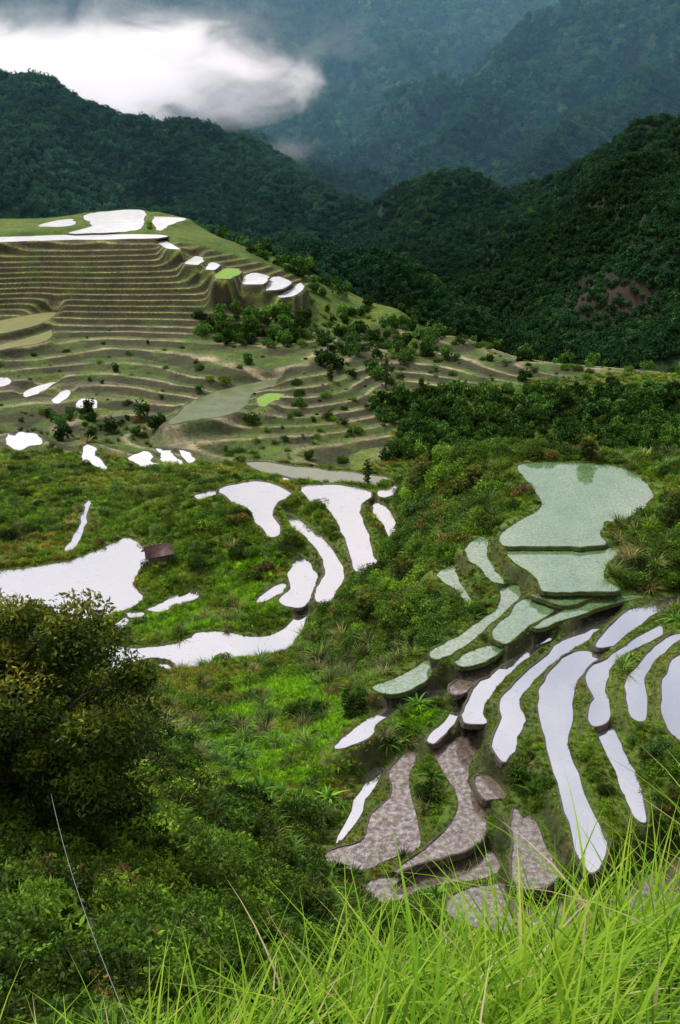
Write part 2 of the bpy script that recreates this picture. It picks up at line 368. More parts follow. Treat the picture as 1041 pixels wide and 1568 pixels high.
m_fgrass=leafmat('tall_grass_blades',col=1,tr=.4,stops=[(0,(.035,.09,.005)),(.4,(.17,.36,.012)),(.8,(.38,.54,.035)),(.92,(.54,.48,.18)),(1,(.62,.50,.30))])
m_bark,nt,_,_l=newmat('bark');out(nt,princ(nt,ramp(nt,noise(nt,6,5),[(.3,(.03,.025,.02)),(.7,(.09,.075,.055))]),.9).outputs[0])
# ---------- build terrain mesh ----------
def build_terrain():
    rr=np.concatenate([np.arange(1.5,16,.25),np.arange(16,66,.45),np.arange(66,260,.40),np.arange(260,475,.42),np.arange(475,610,.9),np.geomspace(610,4600,230)])
    aa=np.radians(np.concatenate([np.linspace(-42,-21.2,70),np.linspace(-21,21,600),np.linspace(21.2,42,70)]))
    R,A=np.meshgrid(rr,aa,indexing='ij')
    X=(R*np.sin(A)).ravel();Y=(R*np.cos(A)-10).ravel()
    z,d,ins,f,fl,m=terrain(X,Y)
    nr,na=R.shape
    Z=z.reshape(nr,na)
    gr=np.gradient(Z,axis=0)/np.gradient(rr)[:,None]
    ga=np.gradient(Z,axis=1)/(R*np.gradient(aa)[None,:])
    sl=np.hypot(gr,ga).ravel()
    r=R.ravel()
    n1=fbm(X/16,Y/16,4,50)[:,None];n2=fbm(X/5,Y/5,3,60)[:,None]
    col=np.array([.045,.10,.014])*(1-n1)+np.array([.12,.17,.022])*n1
    st=sstep(.9,1.8,sl)[:,None]
    col=col*(1-st*.5)+np.array([.05,.055,.024])*st*.5
    bk=(np.exp(-np.abs(d)/.9)*(Y<260)*sstep(.25,.7,sl))[:,None]
    col=col*(1-bk*.85)+np.array([.06,.048,.034])*bk*.85
    M=m[:,None]
    hill=(z>-83.5)[:,None]
    hsh=vnoise(fl*3.7+.5,fbm(X/25,Y/25,2,8)*4,11)[:,None]
    tread=np.where(hsh<.45,np.array([.065,.105,.025]),np.where(hsh<.72,np.array([.11,.092,.07]),np.array([.11,.15,.035])))
    ris=np.where(hill,np.array([.056,.040,.026])*(1-n2)+np.array([.048,.052,.02])*n2,np.array([.045,.034,.022])*(1-n2)+np.array([.042,.06,.018])*n2)
    fr=sstep(.42,.52,f)[:,None]
    tc=tread*(1-fr)+ris*fr
    lip=(np.exp(-((f-.0)/.09)**2)+np.exp(-((f-1)/.05)**2)+np.exp(-((f-.1)/.08)**2)*.5).clip(0,1)[:,None]
    lc=np.where(hill,np.array([.26,.28,.08])*(.4+.9*n2),np.array([.27,.235,.16])*(.4+1.1*n2))
    tc=tc*(1-lip)+lc*lip
    og=sstep(.54,.64,fbm(X/11,Y/11,4,71))[:,None]*np.where(hill,.4,.65)
    tc=tc*(1-og*.75)+col*og*.75
    col=col*(1-M)+tc*M
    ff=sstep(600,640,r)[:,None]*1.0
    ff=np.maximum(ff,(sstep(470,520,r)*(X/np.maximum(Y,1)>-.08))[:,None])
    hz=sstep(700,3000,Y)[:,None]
    fcol=np.array([.009,.024,.010])*(1-hz)+np.array([.018,.05,.036])*hz  # forest floor turns bluer and paler with distance: haze painted into colour
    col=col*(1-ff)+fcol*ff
    u,v=proj(X,Y,z)
    pm=np.exp(-(((u-115)/42)**2+((v-1465)/85)**2))*(r<60)
    pm=sstep(.3,.7,pm+ (n2[:,0]-.5)*.5)[:,None]
    col=col*(1-pm)+np.array([.10,.08,.06])*pm
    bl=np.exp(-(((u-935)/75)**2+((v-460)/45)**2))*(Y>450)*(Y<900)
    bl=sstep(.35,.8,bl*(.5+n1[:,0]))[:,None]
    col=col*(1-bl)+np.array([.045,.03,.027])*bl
    col[ins>=0]=np.array([.08,.07,.05])
    idx=np.arange(nr*na).reshape(nr,na)
    Fq=np.stack([idx[:-1,:-1],idx[:-1,1:],idx[1:,1:],idx[1:,:-1]],-1).reshape(-1,4)[:,::-1]
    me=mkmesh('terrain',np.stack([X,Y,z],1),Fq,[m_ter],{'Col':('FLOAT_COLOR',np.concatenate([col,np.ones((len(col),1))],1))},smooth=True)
    addobj('terrain',me)
build_terrain()
# ---------- paddies ----------
EDGE=[]
for kind,lv,P in POLY:
    n=len(P)
    T=np.roll(P,-1,0)-np.roll(P,1,0);T/=np.linalg.norm(T,axis=1)[:,None]+1e-9
    Nn=np.stack([T[:,1],-T[:,0]],1)
    ym=P[:,1].mean(); sc=np.clip(ym/110,.8,2.2)
    test=P+Nn*1.3*sc
    tz=terrain(test[:,0],test[:,1])[0]
    down=sstep(.05,-.5,tz-lv)
    for _ in range(3): down=.25*np.roll(down,1)+.5*down+.25*np.roll(down,-1)
    near=kind in 'WM' and ym<130
    w=(.07+(.18 if near else .13)*down)*sc*(.5+1.0*vnoise(P[:,0]*1.7,P[:,1]*1.7,4)); hh=(.02+(.13 if near else .08)*down)*(.3+1.3*vnoise(P[:,0]*1.6,P[:,1]*1.6,6))*sc**.4
    prof=[(-.08*sc+0*w,-.15+0*w),(0*w,hh*.8),(w*.5,hh),(w,hh*.7),(w+.10*sc,-.08-(.4 if near else .3)*down)]
    V=[np.concatenate([P,np.full((n,1),lv)],1)]
    for o,zz in prof: V.append(np.concatenate([P+Nn*np.asarray(o)[:,None],(lv+zz)[:,None]],1))
    V=np.concatenate(V)
    faces=[list(range(n))];mi=[0]
    for k in range(len(prof)-1):
        a=n*(k+1);b=n*(k+2)
        for i in range(n):
            j=(i+1)%n; faces.append([a+i,a+j,b+j,b+i][::-1]); mi.append(1)
    me=bpy.data.meshes.new('rice_paddy');me.from_pydata(V.tolist(),[],faces)
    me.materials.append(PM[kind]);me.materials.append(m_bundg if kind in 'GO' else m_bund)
    me.polygons.foreach_set('material_index',mi);me.update()
    addobj('rice_paddy',me)
    seg=np.linalg.norm(np.roll(P,-1,0)-P,axis=1);per=seg.sum()
    ne=int(per*(5 if ym<130 else 3))
    if ym<260:
        ii=rng.choice(n,ne,p=seg/per);tt=rng.random(ne)[:,None]
        base=P[ii]*(1-tt)+np.roll(P,-1,0)[ii]*tt
        off=(w[ii]*(.9 if kind!='G' else .0)+rng.random(ne)*(.55 if kind!='G' else .45)*sc)
        cl_=fbm(base[:,0]/2.5,base[:,1]/2.5,2,44)
        E_=np.concatenate([base+Nn[ii]*off[:,None],np.full((ne,1),lv-.05),(sc*(.35+1.2*cl_))[:,None]],1)
        EDGE.append(E_)
# ---------- foliage sources ----------
SRC={}
def coll(name):
    c=bpy.data.collections.new(name);SRC[name]=c;return c
def leaves(cent,size,g,asp=.5,up=.5):
    n=len(cent)
    a=g.normal(size=(n,3));a/=np.linalg.norm(a,axis=1)[:,None]
    b=g.normal(size=(n,3));b[:,2]+=up;b=np.cross(a,b);b/=np.linalg.norm(b,axis=1)[:,None]+1e-9
    s=size*(.6+.8*g.random(n))[:,None]
    V=np.stack([cent-a*s,cent+b*s*asp,cent+a*s,cent-b*s*asp],1).reshape(-1,3)
    return V,np.arange(4*n).reshape(n,4)
def cloud(name,lobes,nleaf,size,seed,rad=(1,1,.8),lobr=.42,asp=.55,mat=None,col=None):
    g=np.random.default_rng(seed)
    L=g.normal(size=(lobes,3));L/=np.linalg.norm(L,axis=1)[:,None];L*=g.random((lobes,1))**.5*.72
    L[:,2]=np.abs(L[:,2])*.9; L*=np.array(rad)
    lr=lobr*(.6+.7*g.random(lobes))
    k=g.integers(0,lobes,nleaf)
    d=g.normal(size=(nleaf,3));d/=np.linalg.norm(d,axis=1)[:,None]
    rr=(.55+.5*g.random(nleaf))
    c=L[k]+d*(lr[k]*rr)[:,None]*np.array([1,1,.8]); c[:,2]+=.25
    V,Fq=leaves(c,size,g,asp)
    lvl=g.random(lobes)[k]*.5+g.random(nleaf)*.5
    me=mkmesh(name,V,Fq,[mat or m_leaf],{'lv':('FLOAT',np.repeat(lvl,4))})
    o=bpy.data.objects.new(name,me);col.objects.link(o)
cf=coll('src_forest')
for i in range(5): cloud('a_crown%d'%i,9,420,.13,100+i,rad=(1,1,.9+.2*i%3),mat=m_farleaf,col=cf)
cb=coll('src_bush')
for i in range(6): cloud('b_bush%d'%i,11,1700,(.06,.075,.05,.09,.065,.11)[i],200+i,rad=(1,1,.8),col=cb,asp=(.45,.4,.5,.35,.5,.3)[i])
def blades(base,az,L,lean,width,S=4,g=rng):
    n=len(base);t=np.linspace(0,1,S+1)
    dh=np.stack([np.cos(az),np.sin(az),0*az],1);sd=np.stack([-np.sin(az),np.cos(az),0*az],1)
    H=L[:,None]*(lean[:,None]*(.25*t+.75*t**2));Zv=L[:,None]*(t-.45*lean[:,None]*t**2.5)
    w=width[:,None]*np.minimum(1,(1.02-t)*2.2)*.5*(.6+.4*np.minimum(1,t*5))
    c=base[:,None,:]+dh[:,None,:]*H[...,None]+np.array([0,0,1])*Zv[...,None]
    V=np.stack([c-sd[:,None,:]*w[...,None],c+sd[:,None,:]*w[...,None]],2)
    V=V.reshape(-1,3)
    b=(np.arange(n)*(S+1)*2)[:,None]+(np.arange(S)*2)[None,:];b=b.ravel()
    Fq=np.stack([b,b+1,b+3,b+2],1)
    return V,Fq
def tuft(name,n,spread,L0,lean0,w0,seed,col,S=3):
    g=np.random.default_rng(seed)
    a=g.random(n)*6.283; r=spread*np.sqrt(g.random(n))
    base=np.stack([np.cos(a)*r,np.sin(a)*r,-.05+0*a],1)
    V,Fq=blades(base,a+g.normal(size=n)*.6,L0*(.5+.7*g.random(n)),lean0*(.3+g.random(n)),w0*(.7+.6*g.random(n)),S)
    me=mkmesh(name,V,Fq,[m_leaf],{'lv':('FLOAT',np.repeat(g.random(n),2*(S+1)))})
    o=bpy.data.objects.new(name,me);col.objects.link(o)
cg=coll('src_grass')
for i in range(4): tuft('g_tuft%d'%i,60,.55,.9,.7,.06,300+i,cg)
cr=coll('src_reed')
for i in range(3): tuft('r_reed%d'%i,90,.25,1.3,.9,.05,400+i,cr,4)
cw=coll('src_weed')
for i in range(3): tuft('w_fern%d'%i,26,.12,1.0,1.3,.16,500+i,cw,5)
def gn(coln):
    ng=bpy.data.node_groups.new('scatter_'+coln,'GeometryNodeTree')
    ng.interface.new_socket('Geometry',in_out='INPUT',socket_type='NodeSocketGeometry')
    ng.interface.new_socket('Geometry',in_out='OUTPUT',socket_type='NodeSocketGeometry')
    gi=ng.nodes.new('NodeGroupInput');go=ng.nodes.new('NodeGroupOutput')
    ip=ng.nodes.new('GeometryNodeInstanceOnPoints');ci=ng.nodes.new('GeometryNodeCollectionInfo')
    ci.inputs['Collection'].default_value=SRC[coln];ci.inputs['Separate Children'].default_value=True;ci.inputs['Reset Children'].default_value=True
    def na(n,t):
        x=ng.nodes.new('GeometryNodeInputNamedAttribute');x.data_type=t;x.inputs['Name'].default_value=n
        return [o for o in x.outputs if o.enabled and o.name=='Attribute'][0]
    l=ng.links
    l.new(gi.outputs[0],ip.inputs['Points']);l.new(ci.outputs[0],ip.inputs['Instance']);ip.inputs['Pick Instance'].default_value=True
    l.new(na('idx','INT'),ip.inputs['Instance Index'])
    l.new(na('rot','FLOAT_VECTOR'),ip.inputs['Rotation']);l.new(na('scl','FLOAT_VECTOR'),ip.inputs['Scale'])
    l.new(ip.outputs[0],go.inputs[0]);return ng
NG={}
VIV=np.array([.94,1.06,.68])
def scatter(name,coln,P,scl,tint,tilt=.1,gain=1.0):
    n=len(P)
    if n==0: return
    if coln not in NG: NG[coln]=gn(coln)
    if coln!='src_forest': tint=tint*VIV
    me=bpy.data.meshes.new(name);me.vertices.add(n);me.vertices.foreach_set('co',np.asarray(P,np.float32).ravel())
    rot=np.stack([rng.normal(size=n)*tilt,rng.normal(size=n)*tilt,rng.random(n)*6.283],1)
    for nm,t,a,f in (('rot','FLOAT_VECTOR',rot,'vector'),('scl','FLOAT_VECTOR',scl,'vector'),('idx','INT',rng.integers(0,len(SRC[coln].objects),n),'value'),('tint','FLOAT_COLOR',np.concatenate([tint*gain,np.ones((n,1))],1),'color')):
        at=me.attributes.new(nm,t,'POINT');at.data.foreach_set(f,np.asarray(a,np.int32 if t=='INT' else np.float32).ravel())
    me.update();o=addobj(name,me);m=o.modifiers.new('scatter','NODES');m.node_group=NG[coln]
    print(name,n)
def sample(n,y0,y1,half=24):
    a=np.radians(rng.uniform(-half,half,n));r=np.exp(rng.uniform(math.log(y0+10),math.log(y1+10),n))
    X=r*np.sin(a);Y=r*np.cos(a)-10
    k=Y>y0; return X[k],Y[k]
def ell(u,v,cu,cv,ru,rv): return ((u-cu)/ru)**2+((v-cv)/rv)**2
def v3(s,ax=1,az=1): return np.stack([s*ax,s*ax,s*az],1)
def hilltop(X,Y,z): return (X<-.095*Y)&(Y<598)&(Y>440)&(z>-64)
# mountain forest
for nm,n,y0,y1,s0 in (('forest_canopy',95000,480,1300,3.7),('distant_forest_canopy',80000,1250,3400,8.2)):
    X,Y=sample(n,y0,y1)
    z,d,ins,f,fl,m=terrain(X,Y)
    s=s0*(.5+1.0*rng.random(len(X))**1.6)*np.clip(Y/(900 if y0<1000 else 2000),.75,1.5)
    u,v=proj(X,Y,z)
    big=fbm(X/70,Y/70,3,90)[:,None]
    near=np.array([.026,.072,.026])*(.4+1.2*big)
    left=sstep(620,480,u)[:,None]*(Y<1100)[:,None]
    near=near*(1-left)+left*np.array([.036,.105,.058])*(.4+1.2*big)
    lo=np.array([.045,.13,.075]);hi=np.array([.055,.155,.11])  # bluer, brighter far tints paint aerial haze into the canopy
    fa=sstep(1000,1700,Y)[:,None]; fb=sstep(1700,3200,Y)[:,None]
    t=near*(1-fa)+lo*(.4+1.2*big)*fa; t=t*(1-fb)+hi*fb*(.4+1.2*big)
    t=t*(.7+.6*rng.random((len(X),1)))
    t=np.where(rng.random((len(X),1))<.05,t*np.array([2.0,1.6,1.1]),t)
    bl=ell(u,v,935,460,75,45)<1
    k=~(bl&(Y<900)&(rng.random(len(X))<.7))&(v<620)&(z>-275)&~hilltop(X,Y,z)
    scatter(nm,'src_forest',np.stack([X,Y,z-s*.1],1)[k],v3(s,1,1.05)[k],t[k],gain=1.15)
# mid trees
X,Y=sample(13000,225,520,23)
z,d,ins,f,fl,m=terrain(X,Y);u,v=proj(X,Y,z)
edge=(fbm(X/14,Y/14,3,88)-.5)*90
p=np.zeros(len(X))
p=np.where((u+edge>585)&(v>600+edge*.15)&(v<705),.95,p)
p=np.where((u>600)&(v>545)&(v<600)&(p==0),.03,p)
p=np.where(ell(u,v,400+edge*.3,500,100,32)<1,.6,p)
p=np.where(ell(u,v,590,550,110,30)<1,.22,p)
p=np.where((u>290)&(u<560)&(v>335)&(v<300+.5*(u-210)),.6,p)
p=np.where((u>470)&(v>420)&(v<530),.14,p)
p=np.where(ell(u,v,228,340,7,12)<1,.6,p)
p=np.where(ell(u,v,118,338,8,6)<1,.4,p)
p=np.where((m>.5)&(v>500)&(p==0),.008,p)
p=np.where(ell(u,v,140,655,120,22)<1,.2,p)
p=np.where((Y>500),.8,p)
k=(rng.random(len(X))<p)&(d>2.5)&~(hilltop(X,Y,z)&(ell(u,v,228,340,7,12)>1))
s=(1.3+2.6*rng.random(len(X))**1.6)*np.clip(Y/320,.8,1.15)
s=np.where((u<250)&(v<600),s*.6,s)
b=fbm(X/25,Y/25,3,66)[:,None]
t=np.array([.032,.085,.018])*(1-b)+np.array([.09,.18,.025])*b; t=t*(.4+1.4*rng.random((len(X),1))**2)
scatter('valley_trees','src_forest',np.stack([X,Y,z],1)[k],v3(s,1,1.15)[k],t[k],gain=1.15)
# bushes
X,Y=sample(60000,9,430,23)
z,d,ins,f,fl,m=terrain(X,Y);u,v=proj(X,Y,z)
n1=fbm(X/7,Y/7,3,21)
p=np.where(n1>.55,.24,.016)
nl=(u<600)&(v>1240)&(u<520+(1568-v)*.1)&(Y<75)
p=np.where(nl,.14,p)
nl2=(u<300)&(v>1090)&(Y<90)
p=np.where(nl2,.22,p)
sp=(ell(u,v,672,830,90,165)<1)
p=np.where(sp,.6,p)
p=np.where(ell(u,v,590,930,75,70)<1,.5,p)
p=np.where(ell(u,v,560,985,90,40)<1,.35,p)
p=np.where((u>955)&(v>790)&(v<905),.45,p)
p=np.where((u>1010)&(v>700)&(v<905),.5,p)
p=np.where((u>995)&(v>1170),.35,p)
p=np.where(ell(u,v,320,815,70,65)<1,.45,p)
p=np.where((u<60)&(v>690)&(v<830),.35,p)
p=np.where((u>620)&(v>680)&(v<712)&(Y<190),.5,p)
mead=ell(u,v,440,1130,100,95)<1
p=np.where(mead,.012,p)
p=np.where((Y>230),np.where(m>.3,.03,.1),p)
p=np.where((Y>300)&(u>440),np.where(v>535,.08,.2),p)
p=np.where((Y>375)&(m>.3)&(u<440),.012,p)
p=np.where(ell(u,v,115,1465,48,85)<1,.0,p)
s=(.4+1.1*rng.random(len(X))**1.8)*np.clip(.5+Y/110,.5,1.8)
s=np.where(nl|nl2,s*1.7,s);s=np.where(sp,s*1.2,s)
k=(rng.random(len(X))<p)&(d>s*.85+.15)&(Y>9)&~hilltop(X,Y,z)
b=fbm(X/10,Y/10,3,67)[:,None]; w=rng.random((len(X),1))
t=np.array([.03,.075,.014])*(1-b)+np.array([.14,.22,.028])*b; t=t*(.35+w*1.5)
t=np.where((rng.random((len(X),1))<.08),np.array([.13,.21,.07]),t)
t=np.where((rng.random((len(X),1))<.04),np.array([.17,.12,.055]),t)
t=np.where((nl|nl2)[:,None],t*.8,t)  # near-left shrubs tinted darker, shade painted into their colour
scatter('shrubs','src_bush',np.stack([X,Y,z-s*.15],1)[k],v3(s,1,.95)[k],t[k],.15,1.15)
# ferns
X,Y=sample(16000,9,170,23)
z,d,ins,f,fl,m=terrain(X,Y);u,v=proj(X,Y,z)
s=(.4+.6*rng.random(len(X)))*np.clip(.6+Y/90,.6,1.5)
p=np.where((u<600)&(v>1200),.18,.07);p=np.where(ell(u,v,672,830,100,170)<1,.25,p);p=np.where(ell(u,v,350,1140,60,40)<1,.3,p)
k=(rng.random(len(X))<p)&(d>s*.7+.1)&~(ell(u,v,115,1465,46,85)<1)
t=np.array([.085,.19,.03])*(.5+.9*rng.random((len(X),1)))
scatter('ferns','src_weed',np.stack([X,Y,z],1)[k],v3(s)[k],t[k],.2)
# reeds / silvery grass clumps
X,Y=sample(30000,9,300,23)
z,d,ins,f,fl,m=terrain(X,Y);u,v=proj(X,Y,z)
p=np.full(len(X),.03)
p=np.where((u<560)&(v>1200)&(Y<75),.10,p)
p=np.where(ell(u,v,690,760,90,70)<1,.25,p);p=np.where(ell(u,v,980,850,60,60)<1,.4,p);p=np.where(ell(u,v,550,1010,90,50)<1,.25,p);p=np.where(ell(u,v,140,650,110,30)<1,.4,p);p=np.where((u>880)&(v>680)&(v<720)&(Y<200),.4,p);p=np.where(ell(u,v,250,1150,60,50)<1,.35,p)
s=(.5+.6*rng.random(len(X)))*np.clip(Y/60,.5,1.7)
k=(rng.random(len(X))<p)&(d>.8)&~(ell(u,v,115,1465,46,85)<1)
t=np.where(rng.random((len(X),1))<.6,np.array([.17,.26,.09]),np.array([.25,.22,.15]))*(.4+.8*rng.random((len(X),1)))
scatter('reed_clumps','src_reed',np.stack([X,Y,z],1)[k],v3(s)[k],t[k],.12)
# grass cover
X,Y=sample(120000,9,400,23)
z,d,ins,f,fl,m=terrain(X,Y);u,v=proj(X,Y,z)
s=(.35+.35*rng.random(len(X)))*np.clip(Y/85,.5,2.0)
s=np.where(d<1.2,s*.5,s)
k=(d>.35*np.clip(Y/110,.8,3))&(rng.random(len(X))<np.where(m>.3,.12,.95))&~(ell(u,v,115,1465,42,78)<1)&((Y<370)|(u>440))
s=np.where(m>.3,s*.38,s)
def grasstint(X,Y,u,v):
    a=fbm(X/18,Y/18,3,68)[:,None];b=fbm(X/5,Y/5,3,69)[:,None]
    t=np.array([.065,.145,.016])*(1-a)+np.array([.21,.28,.03])*a
    t=t*(.25+1.45*b)
    md=np.clip(1.6-ell(u,v,440,1130,115,110),0,1)[:,None]*sstep(.3,.5,b)
    md=np.maximum(md,(np.clip(1.3-ell(u,v,390,890,70,60),0,1)*.7)[:,None]);md=np.maximum(md,(np.clip(1.4-ell(u,v,640,1095,50,25),0,1))[:,None]);md=np.maximum(md,(np.clip(1.4-ell(u,v,270,950,100,25),0,1))[:,None]*.8)
    t=t*(1-md)+np.array([.22,.43,.014])*md
    yl=(fbm(X/9,Y/9,3,70)>.58)[:,None]*(rng.random((len(X),1))<.5)
    t=np.where(yl,np.array([.28,.22,.055]),t)*(.7+.6*rng.random((len(X),1)))
    return t*np.where((v>1240)&(u<520),.75,1.0)[:,None]  # lower-left grass darkened: shadow put into the tint
t=grasstint(X,Y,u,v)
scatter('grass_cover','src_grass',np.stack([X,Y,z],1)[k],v3(s,1,.9)[k],t[k],.15)
E=np.concatenate(EDGE)
tz=terrain(E[:,0],E[:,1]);kk=tz[1]>-.02;E=E[kk];zz=np.maximum(tz[0][kk],E[:,2]-1)
u,v=proj(E[:,0],E[:,1],zz)
s=(.08+.20*rng.random(len(E))**1.5)*E[:,3]
scatter('bank_grass','src_grass',np.stack([E[:,0],E[:,1],zz],1),v3(s,1,1.1),grasstint(E[:,0],E[:,1],u,v)*.85,.2)
# ---------- near tall grass ----------
def near_grass():
    n=19000
    X=rng.uniform(-3.2,4.2,n);Y=rng.uniform(1.7,5.2,n)
    z,*_=terrain(X,Y)
    cl_=fbm(X*2.2,Y*2.2,3,12)
    dens=sstep(-2.9,.6,X+(fbm(X*1.5,Y*1.5,2,3)-.5)*1.5)*sstep(.22,.5,cl_)
    k=rng.random(n)<(.10+.9*dens);X,Y,z,cl_=X[k],Y[k],z[k],cl_[k];n=len(X)
    L=(.24+.5*rng.random(n))*(.86+.34*sstep(-.5,2,X))*(.5+1.0*cl_)
    az=rng.normal(.2,1.3,n)
    V,Fq=blades(np.stack([X,Y,z-.03],1),az,L,.35+.9*rng.random(n),.005+.009*rng.random(n)**1.5,7)
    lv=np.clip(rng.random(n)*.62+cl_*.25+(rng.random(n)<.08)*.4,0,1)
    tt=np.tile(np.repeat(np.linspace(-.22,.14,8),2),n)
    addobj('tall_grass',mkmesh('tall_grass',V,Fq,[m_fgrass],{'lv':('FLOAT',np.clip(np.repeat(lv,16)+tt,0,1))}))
near_grass()
X=np.concatenate([rng.uniform(-3,-.0,150),rng.uniform(-7,-1,420),rng.uniform(-.5,3,16)]);Y=np.concatenate([rng.uniform(2.8,6,150),rng.uniform(6,13,420),rng.uniform(3,4.6,16)])
z,*_=terrain(X,Y);n=len(X)
scatter('hillside_weeds','src_bush',np.stack([X,Y,z],1),v3((.09+.16*rng.random(n))*np.clip(Y/4.5,1,2.4)),np.array([.13,.28,.035])*(.4+.9*rng.random((n,1))),.3)
X=rng.uniform(-8,0,420);Y=rng.uniform(6.5,13,420);z,*_=terrain(X,Y)
scatter('hillside_ferns','src_weed',np.stack([X,Y,z],1),v3((.2+.25*rng.random(420))*np.clip(Y/7,.8,1.6)),np.array([.12,.26,.035])*(.4+.8*rng.random((420,1))),.25)
# tubes
def tube(pts,rad,seg=7):
    P=np.array(pts,float);n=len(P);V=[];Fq=[]
    for i in range(n):
        t=P[min(i+1,n-1)]-P[max(i-1,0)];t/=np.linalg.norm(t)+1e-9
        a=np.cross(t,[.31,.92,.2]);a/=np.linalg.norm(a);b=np.cross(t,a)
        for j in range(seg):
            w=2*math.pi*j/seg;V.append(P[i]+rad[i]*(math.cos(w)*a+math.sin(w)*b))
    for i in range(n-1):
        for j in range(seg):
            Fq.append([i*seg+j,i*seg+(j+1)%seg,(i+1)*seg+(j+1)%seg,(i+1)*seg+j])
    return np.array(V),np.array(Fq)
def join(parts):
    V=[];Fq=[];o=0
    for v,f in parts: V.append(v);Fq.append(f+o);o+=len(v)
    return np.concatenate(V),np.concatenate(Fq)
parts=[]
for (x,y,L) in ((1.33,3.1,1.05),(.72,3.3,.5),(.25,3.5,.45),(1.75,3.2,.6),(-.1,3.4,.4),(1.5,3.4,.75),(.5,3.2,.42)):
    z0=float(terrain([x],[y])[0][0]);t=np.linspace(0,1,10)
    pts=np.stack([x+.06*t**2,y+.03*t,z0+L*t],1);parts.append(tube(pts,.0035*(1.1-t),5))
    for k in range(30):
        q=pts[-1]-np.array([0,0,.012*k*L]);e=q+np.array([rng.normal()*.014,rng.normal()*.014,.022]);parts.append(tube([q,(q+e)/2,e],[.001,.003,.001],4))
V,Fq=join(parts)
m_st,nt,_,_l=newmat('dry_stalk');out(nt,princ(nt,(.45,.38,.22),.7).outputs[0])
addobj('dry_grass_stalks',mkmesh('stalks',V,Fq,[m_st]))
# ---------- trees ----------
def big_tree(name,base,H,R,nl,ls,seed):
    g=np.random.default_rng(seed)
    e=bpy.data.objects.new(name,None);bpy.context.scene.collection.objects.link(e);e.location=base
    parts=[];t=np.linspace(0,1,8)
    tr=np.stack([.4*np.sin(t*3),.3*np.sin(t*2+1)-.25,H*.75*t-.5],1);parts.append(tube(tr,.028*H*(1-.75*t)))
    lobes=[]
    for k in range(30):
        a=k*2.4+g.normal()*.3;zz=H*(.12+.78*k/30);rr=R*(1.0-.5*abs(k/30-.35))*(.55+.5*g.random())
        s=tr[min(7,int(7*min(1,zz/(H*.8))))]
        en=np.array([math.cos(a)*rr*.85,math.sin(a)*rr*.85,zz+.4])
        mid=(s+en)/2+np.array([0,0,.05*H]);parts.append(tube([s,mid,en],[.010*H,.006*H,.002*H],5));lobes.append(en)
        lobes.append((en+s)/2+g.normal(size=3)*.06*H)
    lobes.append(np.array([0,0,H*.92]));lobes=np.array(lobes)
    V,Fq=join(parts);addobj('trunk_and_limbs',mkmesh('trunk',V,Fq,[m_bark],smooth=True),e)
    k=g.integers(0,len(lobes),nl);d=g.normal(size=(nl,3));d/=np.linalg.norm(d,axis=1)[:,None]
    lr=(R*.23*(.55+.9*g.random(len(lobes))))[k]
    c=lobes[k]+d*(lr*(.45+.65*g.random(nl)**1.3))[:,None]*np.array([1,1,.75])
    V,Fq=leaves(c,ls,g,.4,.8)
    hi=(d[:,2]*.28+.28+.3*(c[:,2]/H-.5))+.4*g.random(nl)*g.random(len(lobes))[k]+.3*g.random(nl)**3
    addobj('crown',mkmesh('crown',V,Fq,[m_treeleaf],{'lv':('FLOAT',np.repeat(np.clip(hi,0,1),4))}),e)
x,y=onlevel(66,1275,37);z0=float(terrain([x],[y])[0][0])
big_tree('broadleaf_tree',(float(x),float(y),z0),13.2,7.6,76000,.15,5)
for (u_,v_,h_,H,R,nm) in ((590,598,93,13,1.6,'slender_tree'),(562,735,92,8,1.4,'slender_tree'),(645,742,63,7.5,3.6,'hillside_tree'),(700,760,59,5,2.6,'hillside_tree'),(560,960,69,4.5,2.4,'hillside_tree'),(1035,800,53,6,3,'hillside_tree'),(900,695,54,4,1.8,'hillside_tree'),(505,590,91,6,1.5,'slender_tree'),(620,900,66,4.5,2.5,'hillside_tree'),(725,735,57,4,2,'hillside_tree')):
    x,y=onlevel(u_,v_,h_);z0=float(terrain([x],[y])[0][0]);big_tree(nm,(float(x),float(y),z0),H,R,5500,.14,int(u_))
# ---------- hut ----------
def box(c,s):
    c=np.array(c);s=np.array(s)/2
    V=np.array([[x,y,z] for x in(-1,1) for y in(-1,1) for z in(-1,1)])*s+c
    return V,np.array([[0,1,3,2],[4,6,7,5],[0,4,5,1],[2,3,7,6],[0,2,6,4],[1,5,7,3]])
x,y=onlevel(244,878,79.3);z0=float(terrain([x],[y])[0][0])
hut=bpy.data.objects.new('farm_hut',None);bpy.context.scene.collection.objects.link(hut);hut.location=(float(x),float(y),max(z0,-79.8)+.35);hut.rotation_euler=(0,0,math.radians(24));hut.scale=(1.15,1.15,1.5)
m_wd,nt,_,_l=newmat('weathered_wood');out(nt,princ(nt,ramp(nt,noise(nt,4,5),[(.3,(.07,.055,.04)),(.7,(.22,.18,.14))]),.85).outputs[0])
m_rf,nt,_,_l=newmat('rusty_roof');out(nt,princ(nt,ramp(nt,noise(nt,2,5),[(.3,(.05,.025,.025)),(.7,(.13,.07,.065))]),.6,noise(nt,8,2),.5,.05).outputs[0])
pp=[box((sx*1.7,sy*1.1,.9),(.14,.14,2.2)) for sx in(-1,0,1) for sy in(-1,1)]
addobj('posts',mkmesh('posts',*join(pp),[m_wd]),hut)
ww=[box((0,-1.0,1.45),(3.1,.06,.8)),box((0,1.0,1.45),(3.1,.06,.8)),box((-1.58,0,1.45),(.06,1.9,.8)),box((1.58,0,1.45),(.06,1.9,.8)),box((0,0,1.0),(3.3,2.0,.08))]
addobj('walls',mkmesh('walls',*join(ww),[m_wd]),hut)
rv=[]
